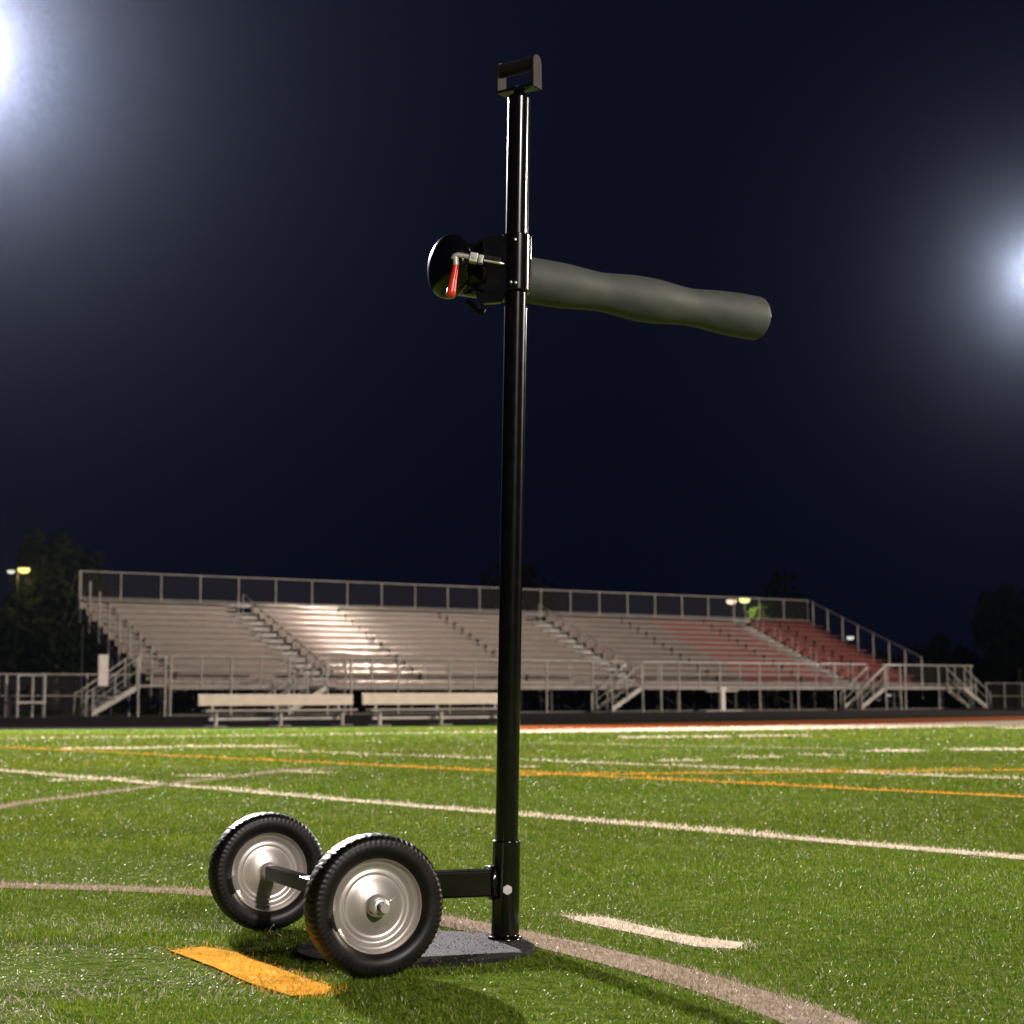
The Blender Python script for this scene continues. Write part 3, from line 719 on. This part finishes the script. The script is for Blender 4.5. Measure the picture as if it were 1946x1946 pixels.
def tree(px, Y, ytop, wpx, label, nl=2600, mat=None, leaf=.26, seed=0, low=.18, group='dark trees behind the stands'):
    r = np.random.default_rng(seed + 100)
    top = at_y(px, ytop, Y); H = top[2] - .2; base = Vector((top[0], Y, .2)); Wd = wpx * Y / F_PX / 2
    t = thing('tree', label, 'tree', base, group)
    mb = MB(); mb.tube(base - ZU * .1, base + ZU * (H * .45), .05 * H ** .7, 10, .02 * H ** .7)
    for k in range(7):
        a = r.random() * 6.28; h0 = H * (.25 + .25 * r.random())
        mb.tube(base + ZU * h0, base + Vector((math.cos(a) * Wd * .6, math.sin(a) * Wd * .6, h0 + H * (.15 + .25 * r.random()))), .015 * H ** .7, 6, .005 * H ** .7)
    mb.build('trunk', BARK, t)
    nc = 46; u = r.normal(size=(nc, 3)); u /= np.linalg.norm(u, axis=1)[:, None]; rad = r.random(nc) ** .45
    hz = H * (1 - low) / 2; cen = np.stack([u[:, 0] * rad * Wd * .82, u[:, 1] * rad * Wd * .82, H * low + hz + u[:, 2] * rad * hz * .86], 1)
    cr_ = (.16 + .16 * r.random(nc)) * min(Wd, hz) * 1.25
    ci = r.integers(0, nc, nl); v = r.normal(size=(nl, 3)); v /= np.linalg.norm(v, axis=1)[:, None]
    P = cen[ci] + v * (cr_[ci] * r.random(nl) ** .4)[:, None]; P[:, 2] = np.minimum(P[:, 2], H)
    a = r.normal(size=(nl, 3)); a /= np.linalg.norm(a, axis=1)[:, None]; b = np.cross(a, r.normal(size=(nl, 3))); b /= np.linalg.norm(b, axis=1)[:, None]
    sz = leaf * (.6 + .8 * r.random(nl))[:, None]
    V = np.stack([P - a * sz, P - b * sz * .5, P + a * sz, P + b * sz * .5], 1).reshape(-1, 3) + np.array(base)
    mb = MB(); mb.add(V.tolist(), [(4 * i, 4 * i + 1, 4 * i + 2, 4 * i + 3) for i in range(nl)]); mb.build('crown', mat or LEAF, t)
    return t
tree(112, 90, 1002, 235, 'large dark tree beside the yellow lamp on the left', 5200, leaf=.28, seed=1, low=.05)
tree(20, 100, 1120, 150, 'lower dark tree at the left edge under the lamp', 2200, seed=2, low=.05)
tree(985, 118, 1046, 165, 'dark tree rising over the guard rail behind the pole', 3000, leaf=.3, seed=3)
tree(1470, 116, 1082, 150, 'dark tree rising over the red seats', 2600, leaf=.3, seed=4)
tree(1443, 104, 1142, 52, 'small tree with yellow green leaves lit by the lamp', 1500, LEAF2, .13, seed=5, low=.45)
tree(1930, 112, 1105, 170, 'tall dark tree at the right edge', 3200, leaf=.3, seed=6, low=.05)
for i, (px, w, yt) in enumerate(((1690, 150, 1238), (1790, 150, 1212), (1570, 120, 1215))):
    tree(px, 122, yt, w, ('low dark tree behind the sloping end rail', 'dark tree between the stands and the tall right tree', 'dark tree behind the white lamp')[i], 1500, leaf=.32, seed=20 + i, low=.02)

# far dark wood behind everything, one mass
r = np.random.default_rng(77); n = 26000
S_w = -90 + 300 * r.random(n); D_w = 116 + 8 * r.random(n)
hmax = 2.4 + 2.6 * value_noise(S_w * 1.0 + 300, D_w * 0.1 + 3, .11, 21) + 1.0 * value_noise(S_w + 300, D_w * .1, .6, 22)
Z_w = hmax * r.random(n) ** .8
P = np.stack([S_w * CU - D_w * SU, S_w * SU + D_w * CU, Z_w + .2], 1)
a = r.normal(size=(n, 3)); a /= np.linalg.norm(a, axis=1)[:, None]; b = np.cross(a, r.normal(size=(n, 3))); b /= np.linalg.norm(b, axis=1)[:, None]
sz = .45 * (.6 + .8 * r.random(n))[:, None]
V = np.stack([P - a * sz, P - b * sz * .6, P + a * sz, P + b * sz * .6], 1).reshape(-1, 3)
mb = MB(); mb.add(V.tolist(), [(4 * i, 4 * i + 1, 4 * i + 2, 4 * i + 3) for i in range(n)])
tag(mb.build('woodland', LEAF), 'dark far woodland along the horizon behind the stands', 'woodland', None, 'stuff')

# ------------------------------------------------------------------ the wheeled training stand
BLACK = noise_mat('black_powder_coat_mat', (0.0014, 0.0014, 0.0013), (0.0026, 0.0024, 0.0022), 40, (0.15, 0.19), spec=.45, bump=.01, bscale=300, bdist=.0003)
BLACKR = noise_mat('black_plastic_mat', (0.006, 0.005, 0.0045), (0.009, 0.0075, 0.007), 60, (0.55, 0.65), spec=.14, bump=.08, bscale=500, bdist=.0005)
RUBBER = noise_mat('rubber_mat', (0.0035, 0.0028, 0.0025), (0.007, 0.0056, 0.005), 25, (0.36, 0.48), spec=.24, bump=.1, bscale=400, bdist=.0006)
RIM = noise_mat('silver_paint_mat', (0.40, 0.368, 0.34), (0.47, 0.435, 0.40), 14, (0.33, 0.4), metal=.6)
ZINC = noise_mat('zinc_mat', (0.62, 0.60, 0.57), (0.72, 0.70, 0.67), 60, (0.25, 0.4), metal=.75)
BOLTM = noise_mat('bolt_mat', (0.42, 0.42, 0.39), (0.52, 0.52, 0.48), 80, (0.45, 0.6), metal=.35)
REDP = noise_mat('red_grip_mat', (0.50, 0.018, 0.010), (0.58, 0.03, 0.015), 50, (0.28, 0.36))
FOAM = noise_mat('foam_mat', (0.040, 0.0460, 0.0435), (0.047, 0.0535, 0.0505), 22, (0.5, 0.72), bump=.12, bscale=90, bdist=.002, spec=.35)
def plate_mat():
    mt = noise_mat('scuffed_plate_mat', (0.005, 0.0045, 0.0042), (0.024, 0.0205, 0.019), 60, (0.75, 0.9), spec=.1, bump=.8, bscale=330, bdist=.003, lo=.38, hi=.72, detail=9)
    return mt
PLATE = plate_mat()
WR = 0.1217
Cn = at_z(718, 1722, WR); Cf = at_z(512.5, 1657, WR)
ax = Vector((Cn[0] - Cf[0], Cn[1] - Cf[1], 0)).normalized()      # from far wheel to near wheel (towards camera)
flange = .021
Wn = X3(Cn) - ax * flange; Wf = X3(Cf) - ax * flange             # wheel mid planes
PB = X3(at_z(959.5, 1783, .012)); Y0 = PB.y + .027
PB.y = Y0
PT = X3(at_y(986.5, 185, Y0 + .0))
pdir = (PT - PB).normalized()
def pole_z(py):
    """the point of the pole axis seen at pixel row py"""
    lo, hi = 0.0, (PT - PB).length * 1.1
    for _ in range(40):
        mid = (lo + hi) / 2
        if proj(PB + pdir * mid)[1] > py: lo = mid
        else: hi = mid
    return PB + pdir * lo
trainer = thing('training_stand', 'black wheeled practice stand with tall pole and padded grey arm', 'training stand', (PB.x, PB.y, 0))
# base plate: a disc with a slightly dished rim
cx, cyy = PLATE_C
mb = MB(); mb.lathe((cx, cyy, .002), (0, 0, 1), [(0.001, .006), (PLATE_R * .9, .006), (PLATE_R - .004, .005), (PLATE_R, .001), (PLATE_R, -.010), (PLATE_R - .004, -.016), (.001, -.016)], 72)
mb.build('base_plate', PLATE, trainer)
# turf infill scattered over the plate
r = np.random.default_rng(5); n = 1700
a = 2 * math.pi * r.random(n); q = np.sqrt(r.random(n)) * PLATE_R * .99
X_, Y_ = cx + q * np.cos(a), cyy + q * np.sin(a); keep = (value_noise(X_ + 4, Y_ + 4, 16, 31) + .5 * r.random(n)) > .5
X_, Y_ = X_[keep], Y_[keep]; n = len(X_)
e = (.0006 + .0011 * r.random(n))[:, None]; P = np.stack([X_, Y_, np.full(n, .0084)], 1); d1 = r.normal(size=(n, 3)); d1 /= np.linalg.norm(d1, axis=1)[:, None]
d2 = np.cross(d1, r.normal(size=(n, 3))); d2 /= np.linalg.norm(d2, axis=1)[:, None]; d3 = np.cross(d1, d2)
V = np.stack([P + d1 * e * 1.5, P + d2 * e, P + d3 * e, P - d2 * e], 1).reshape(-1, 3)
mb = MB(); mb.add(V.tolist(), [f for i in range(n) for f in ((4 * i, 4 * i + 1, 4 * i + 2), (4 * i, 4 * i + 2, 4 * i + 3), (4 * i + 1, 4 * i + 3, 4 * i + 2), (4 * i, 4 * i + 3, 4 * i + 1))])
tag(mb.build('infill_crumbs', noise_mat('crumb_mat', (.03, .026, .024), (.22, .19, .17), 300, (.6, .9), spec=.1, lo=.4, hi=.7)), 'grey turf infill crumbs and dust scattered over the black base plate', 'crumbs', None, 'stuff')
# sleeve, pole, bolt
z_sl = pole_z(1597)
mb = MB(); L_ = (z_sl - PB).length
mb.lathe(PB, pdir, [(.0225, L_), (.0262, L_ + .0005), (.0274, L_ - .0012), (.0274, .004), (.0300, .001), (.0335, -.001), (.034, -.004)], 40)
mb.build('pole_sleeve', BLACK, trainer)
ptop = pole_z(184)
mb = MB(); LT = (ptop - PB).length
mb.lathe(PB, pdir, [(.0228, .01), (.0228, LT - .004), (.0215, LT - .001), (.016, LT), (.001, LT)], 40)
mb.build('pole', BLACK, trainer)
foot_dir = Vector(((Wn.x + Wf.x) / 2 - PB.x, (Wn.y + Wf.y) / 2 - PB.y, 0))
foot_len = foot_dir.length; foot_dir.normalize(); fperp = ZU.cross(foot_dir)
fz = .117
fa = PB + foot_dir * .02; fa.z = fz; fb = PB + foot_dir * (foot_len); fb.z = fz
mb = MB(); mb.bbox((fa + fb) / 2, (foot_dir, fperp, ZU), ((fb - fa).length / 2, .024, .0255), .004, 2)
mb.build('foot_tube', BLACK, trainer)
# weld bead at the tube joint
mb = MB(); c = PB + foot_dir * .030; c.z = fz
pts = [c + fperp * (.026 * a) + ZU * (.0275 * b) - foot_dir * 0.0 for a, b in ((-1, -1), (-1, 0), (-1, 1), (0, 1.05), (1, 1), (1, 0), (1, -1), (0, -1.05), (-1, -1))]
mb.path(pts, .0045, 8); mb.build('weld_bead', BLACK, trainer)
bz = X3(at_y(964.5, 1691, PB.y - .03)); bd = Vector((.12, -1, 0.0)).normalized()
mb = MB()
hexa = [(.0098 * math.cos(a), .0098 * math.sin(a)) for a in [R_(90 + 60 * k) for k in range(6)]]
rx = bd.cross(ZU).normalized(); c = bz - bd * .008
P = [c + rx * a + ZU * b for a, b in hexa]
mb.prism(P, bd * .0095); mb.tube(c - bd * .001, c + bd * .0015, .0135, 20); mb.build('bolt', BOLTM, trainer)
# axle
mb = MB(); mid = (Wn + Wf) / 2
mb.bbox(mid, (ax, ax.cross(ZU), ZU), ((Wn - Wf).length / 2 - .036, .014, .014), .003, 2)
mb.tube(Wf - ax * .045, Wn + ax * .052, .0078, 14)
mb.build('axle', noise_mat('worn_axle_mat', (0.008, 0.0075, 0.007), (0.03, 0.026, 0.023), 60, (0.35, 0.5), lo=.58, hi=.8, bump=.1, bscale=200, bdist=.001), trainer)
def wheel(C, label=None):
    hub = MB()
    for sg in (1, -1):
        hub.lathe(C, ax * sg, [(.0165, -.004), (.0162, .034), (.0158, .037), (.0150, .0375), (.0149, .0375)], 28)
        hub.lathe(C, ax * sg, [(.0085, .0372), (.0142, .0372), (.0150, .0385), (.0142, .0402), (.0085, .0402)], 28)
    h = hub.build('wheel', ZINC, trainer)
    rim = MB()
    fl = flange
    prof = [(.0790, fl - .014), (.0808, fl - .006), (.0818, fl - .001), (.0813, fl + .001), (.0800, fl + .0006), (.0788, fl - .003), (.0772, fl - .0085), (.0755, fl - .0115),
            (.0715, fl - .0125), (.0690, fl - .0140), (.0665, fl - .0185), (.0640, fl - .0205), (.0590, fl - .0205), (.0565, fl - .0190), (.0545, fl - .0185), (.0530, fl - .0200), (.0500, fl - .0195),
            (.0420, fl - .0160), (.0320, fl - .0120), (.0240, fl - .0100), (.0195, fl - .0095), (.0172, fl - .0080), (.0166, fl - .004)]
    for sg in (1, -1): rim.lathe(C, ax * sg, prof, 96)
    rim.build('rim', RIM, h)
    ty = MB(); N = 288
    half = [(.0800, .0215), (.0830, .0255), (.0870, .0290), (.0920, .0318), (.0980, .0330), (.1040, .0325), (.1070, .0318), (.1100, .0312), (.1140, .0298), (.1172, .0270), (.1195, .0225), (.1210, .0150), (.1216, .0075), (.1217, 0)]
    prof_t = half + [(r, -a) for r, a in half[-2::-1]]
    K = len(half)
    def mod(k, i, r, a):
        kk = k if k < K else len(prof_t) - 1 - k
        ph = i % 4
        if kk in (7, 8):       # shoulder teeth
            q = (0, .35, 1.0, .35)[ph] if kk == 7 else (.2, .2, 1, 1)[ph]
            return r - .0010 * (1 - q) * (kk == 8), a + math.copysign(.0017 * q - .0006, a)
        if kk == 6: return r, a + math.copysign(.0006 * (ph == 2), a)
        if kk in (9, 10): return r - .0018 * (ph in (0, 1)), a
        if kk in (11, 12): return r - .0016 * ((i // 2 + kk) % 3 == 0), a
        return r, a
    ty.lathe(C, ax, prof_t, N, smooth=True, mod=mod)
    # raised sidewall ribs
    zx = ax.orthogonal().normalized(); zy = ax.cross(zx)
    for a0, a1, nn in ((-.55, .35, 13), (2.2, 2.9, 9), (4.0, 4.45, 7)):
        for k in range(nn):
            if (k * 7) % 5 == 3: continue
            a = a0 + (a1 - a0) * k / nn; d = zx * math.cos(a) + zy * math.sin(a); tt = ax.cross(d)
            for sg in (1, -1): ty.obox(C + d * (.0975 + .001 * (k % 2)) + ax * sg * .0331, (d, tt, ax), (.0042 - .001 * (k % 3), .00055, .0008))
    ty.build('tyre', RUBBER, h)
    return h
hn = wheel(Wn); hf = wheel(Wf)
# axle end nut, washer and cotter pin on the near wheel
mb = MB(); mb.tube(Wn + ax * .05, Wn + ax * .0585, .0078, 16); mb.build('axle_tip', RIM, hn)
mb = MB(); e = Wn + ax * .045; up_r = (ZU * .62 + ax.cross(ZU) * -1.0 * .78).normalized()
if up_r.x < 0: up_r = (ZU * .62 + ax.cross(ZU) * .78).normalized()
mb.path([e + up_r * .004, e + up_r * .016, e + up_r * .0255 + ax * .002], .0011, 6); mb.path([e - up_r * .012, e + up_r * .012], .0011, 6)
mb.lathe(e + up_r * .0262 + ax * .002, ax.cross(up_r), [(.0005, .0016), (.002, .0008), (.002, -.0008), (.0005, -.0016)], 8)
mb.build('cotter_pin', ZINC, hn)

# top handle
hd = Vector((.09, -.056, 0)).normalized(); hp = Vector((.056, .09, 0)).normalized()
HZ = X3(at_y(985.5, 172, Y0)); hb = HZ
hw = .0435
gh = group_part('handle', trainer)
mb = MB(); mb.bbox(hb, (hd, hp, ZU), (hw, .016, .0032), .0015, 2); mb.build('bottom_bar', BLACK, gh)
for sg in (-1, 1):
    mb = MB(); c = hb + hd * (sg * hw) + ZU * .031
    n = 14; P = [c + hp * -.0165 + ZU * -.034, c + hp * .0165 + ZU * -.034]
    P += [c + hp * (.0165 * math.cos(a)) + ZU * (.020 + .0165 * math.sin(a)) for a in [math.pi * k / n for k in range(n + 1)]]
    P = [p - hd * .003 for p in P]; mb.prism(P, hd * .006); mb.build('side_plate', BLACKR, gh)
mb = MB(); gz_ = hb + ZU * .050; mb.tube(gz_ - hd * (hw - .003), gz_ + hd * (hw - .003), .0145, 24); mb.build('grip', BLACKR, gh)
mb = MB(); mb.lathe(hb, ZU, [(.001, .008), (.006, .0075), (.0105, .005), (.0115, .0025)], 20); mb.build('screw_head', ZINC, gh)
mb = MB(); mb.lathe(ptop, pdir, [(.0232, -.006), (.0232, -.001), (.017, .002), (.012, .006), (.011, .012)], 28); mb.build('pole_cap', BLACK, trainer)

# collar on the pole
c0 = pole_z(556); c1 = pole_z(448); CL = (c1 - c0).length
mb = MB(); mb.lathe(c0, pdir, [(.0232, 0), (.0292, .0002), (.0305, .0015), (.0305, CL - .0015), (.0292, CL - .0002), (.0232, CL)], 36); mb.build('collar', BLACK, trainer)
for px_, py_ in ((979, 455), (980, 537), (971, 536)):
    q = X3(at_y(px_, py_, Y0 - .0315)); MB().lathe(q + Vector((0, .003, 0)), (0, -1, 0), [(.0032, 0), (.0032, .0035), (.002, .0048), (.0005, .005)], 12).build('screw', ZINC, trainer)
# padded arm
YA = Y0 + .10
S_ = X3(at_y(1015, 534, YA)); e_r = ray(1446, 606.5); t_ = (S_.z - CAM_H) / e_r[2]; E_ = X3(CC + e_r * t_)
ad = (E_ - S_).normalized(); aperp = ZU.cross(ad).normalized()
kS = S_.y / F_PX
fr_ = -aperp if (-aperp).y < 0 else aperp         # towards the camera
ALEN = (E_ - S_).length
def arm_pt(px):
    """distance along the arm axis seen at pixel column px"""
    lo, hi = -.4, 1.0
    for _ in range(40):
        m_ = (lo + hi) / 2
        if proj(S_ + ad * m_)[0] < px: lo = m_
        else: hi = m_
    return lo
keys = [(985, 44.5), (1015, 45), (1045, 45), (1074, 44), (1105, 40.5), (1141, 37.5), (1165, 39.5), (1195, 43.2), (1222, 44.6), (1249, 43.2), (1280, 38.8), (1308, 36.4), (1335, 37.8), (1365, 41.5), (1395, 43.2), (1415, 43.4), (1436, 42.5)]
prof = []
for px, rpx in keys:
    a = arm_pt(px); prof.append((rpx * (S_ + ad * a).y / F_PX * .99, a))
pa = np.array([p[1] for p in prof]); pr = np.array([p[0] for p in prof]); aa = np.linspace(pa[0], pa[-1], 60)
# smooth radius curve
rr = np.interp(aa, pa, pr); ker = np.array([1, 2, 1.]) / 4; rp = np.pad(rr, 1, mode='edge'); rr = np.convolve(rp, ker, 'valid')
prof = list(zip(rr.tolist(), aa.tolist())); r_end, a_end = prof[-1]; ED = .007
for k in range(1, 9):
    t = k / 8 * math.pi / 2; prof.append((max(.001, r_end * (.55 + .45 * math.cos(t)) if k < 8 else r_end * .55), a_end + ED * math.sin(t)))
prof.append((r_end * .3, a_end + ED * 1.05)); prof.append((.001, a_end + ED * 1.06))
mb = MB()
lump = lambda k, i, r, a: (r * (1 + .006 * math.sin(i * 2 * math.pi / 56 * 3 + a * 21) +   .004 * math.sin(i * 2 * math.pi / 56 * 5 - a * 47)), a)
mb.lathe(S_, ad, prof, 56, mod=lump); mb.build('padded_arm', FOAM, trainer)
mb = MB(); mb.lathe(S_ + ad * (a_end + ED * 1.0) + fr_ * .034, ad, [(.007, -.002), (.007, .004), (.005, .006), (.001, .007)], 16); mb.build('end_bolt', ZINC, trainer)
# holder cup with domed end
aL = arm_pt(849); aR = arm_pt(975); HR = 62.5 * (S_ + ad * aL).y / F_PX
prof = [(.040, aR + .005), (HR * .80, aR), (HR * .83, aR - .01), (HR * .85, aL + .03), (HR * .86, aL + .021), (HR * .97, aL + .018), (HR * 1.0, aL + .014), (HR * 1.01, aL + .008), (HR * .995, aL)]
for k in range(1, 9):
    t = k / 8 * math.pi / 2; prof.append((max(.001, HR * .99 * math.cos(t)), aL - .024 * math.sin(t)))
mb = MB(); mb.lathe(S_, ad, prof, 56); mb.build('arm_holder', BLACK, trainer)
# bracket plate between collar and holder
Yb = Y0 - .034
def bp(px, py, yy=Yb): return X3(at_y(px, py, yy))
mb = MB(); mb.prism([bp(906, 462), bp(918, 452), bp(950, 446), bp(962, 447), bp(962, 552), bp(952, 574), bp(912, 577), bp(904, 560)], Vector((0, .016, 0)))
mb.build('bracket', BLACK, trainer)
mb = MB(); mb.prism([bp(900, 465, Yb - .05), bp(916, 452.5, Yb - .05), bp(921, 452, Yb - .05), bp(921, 524, Yb - .05), bp(917, 526, Yb - .05), bp(917, 458, Yb - .05), bp(903, 468, Yb - .05)], Vector((0, .055, 0)))
mb.build('bracket_flange', BLACK, trainer)
mb = MB(); mb.path([bp(886, 572, Yb + .04), bp(899, 581, Yb + .04), bp(906, 590, Yb + .04), bp(917, 594, Yb + .04), bp(918, 588, Yb + .04)], .006, 8); mb.build('latch_hook', BLACKR, trainer)
# toggle clamp
tc_ = group_part('toggle_clamp', trainer); Yt = Y0 - .112
mb = MB(); mb.path([bp(860, 492, Yt), bp(864, 486, Yt), bp(870, 484, Yt), bp(890, 487.5, Yt), bp(906, 491, Yt)], .0052, 8); mb.build('lever', ZINC, tc_)
cx_ = bp(900, 490.5, Yt); lx = (bp(930, 496, Yt) - bp(880, 487, Yt)).normalized(); ly = Vector((0, 1, 0))
mb = MB(); mb.bbox(cx_, (lx, ly, lx.cross(ly)), (.0085, .010, .0098), .002, 2); mb.bbox(bp(914, 493.5, Yt + .004), (lx, ly, lx.cross(ly)), (.0048, .009, .0085), .0015, 2)
mb.tube(cx_ - ly * .012, cx_ + ly * .012, .0032, 10); mb.tube(bp(912, 492, Yt - .008), bp(912, 492, Yt + .012), .003, 10); mb.build('clamp_body', ZINC, tc_)
mb = MB(); mb.tube(bp(920, 495, Yt), bp(955, 501, Yt), .0024, 10); mb.tube(bp(950, 500, Yt), bp(958, 501.5, Yt), .0034, 10, .0015); mb.build('spindle', ZINC, tc_)
mb = MB()
for x in (926, 937): mb.tube(bp(x, 490.5 + (x - 926) * .1, Yt), bp(x, 490.5 + (x - 926) * .1, Yt + .02), .0026, 10)
mb.bbox(bp(932, 493, Yt + .022), (lx, ly, lx.cross(ly)), (.02, .003, .007), .001, 1); mb.build('clamp_base', BLACKR, tc_)
h0 = bp(867, 502, Yt); h1 = bp(855.5, 566, Yt); hv = (h1 - h0).normalized(); hl = (h1 - h0).length
mb = MB(); mb.lathe(h0, hv, [(.001, -.001), (.0055, 0), (.0062, .006), (.0072, hl * .45), (.0092, hl * .8), (.0096, hl * .88), (.0085, hl * .95), (.005, hl * .99), (.001, hl)], 24); mb.build('lever_grip', REDP, tc_)
mb = MB(); mb.tube(bp(866, 489, Yt), h0 + hv * .003, .0056, 10, .006); mb.build('lever_stem', BOLTM, tc_)
# short white thread lying by the far wheel
g0 = X3(at_z(512, 1766, .03)); WHT = principled('white_thread_mat', (.6, .58, .55), .6)
mb = MB()
def thr(px, py, z): return X3(at_y(px, py, g0.y)) + ZU * 0
mb.path([thr(521, 1757, 0), thr(515, 1762, 0), thr(512, 1768, 0), thr(514, 1776, 0), thr(519, 1774, 0), thr(527, 1774, 0), thr(535, 1779, 0)], .0009, 5)
mb.path([thr(514, 1776, 0), thr(520, 1771, 0), thr(530, 1776, 0), thr(533, 1779, 0)], .0008, 5)
tag(mb.build('thread', WHT), 'short frayed white thread under the far wheel', 'thread')

# ------------------------------------------------------------------ night air around the lamps
hz = bpy.data.materials.new('haze_mat'); hz.use_nodes = True; nt = hz.node_tree; nt.nodes.clear()
out = nt.nodes.new('ShaderNodeOutputMaterial'); pv = nt.nodes.new('ShaderNodeVolumePrincipled')
pv.inputs['Color'].default_value = (0.60, 0.72, 1.0, 1); pv.inputs['Density'].default_value = HAZE_DENSITY; pv.inputs['Anisotropy'].default_value = 0.965
nt.links.new(pv.outputs[0], out.inputs['Volume']); hz.cycles.volume_sampling = 'MULTIPLE_IMPORTANCE'; hz.cycles.homogeneous_volume = True
mb = MB(); mb.obox((20, 60, 19), ((1, 0, 0), (0, 1, 0), (0, 0, 1)), (420, 420, 20.2))
hzo = mb.build('haze', hz); tag(hzo, 'thin night haze glowing round the floodlights', 'haze', None, 'stuff')
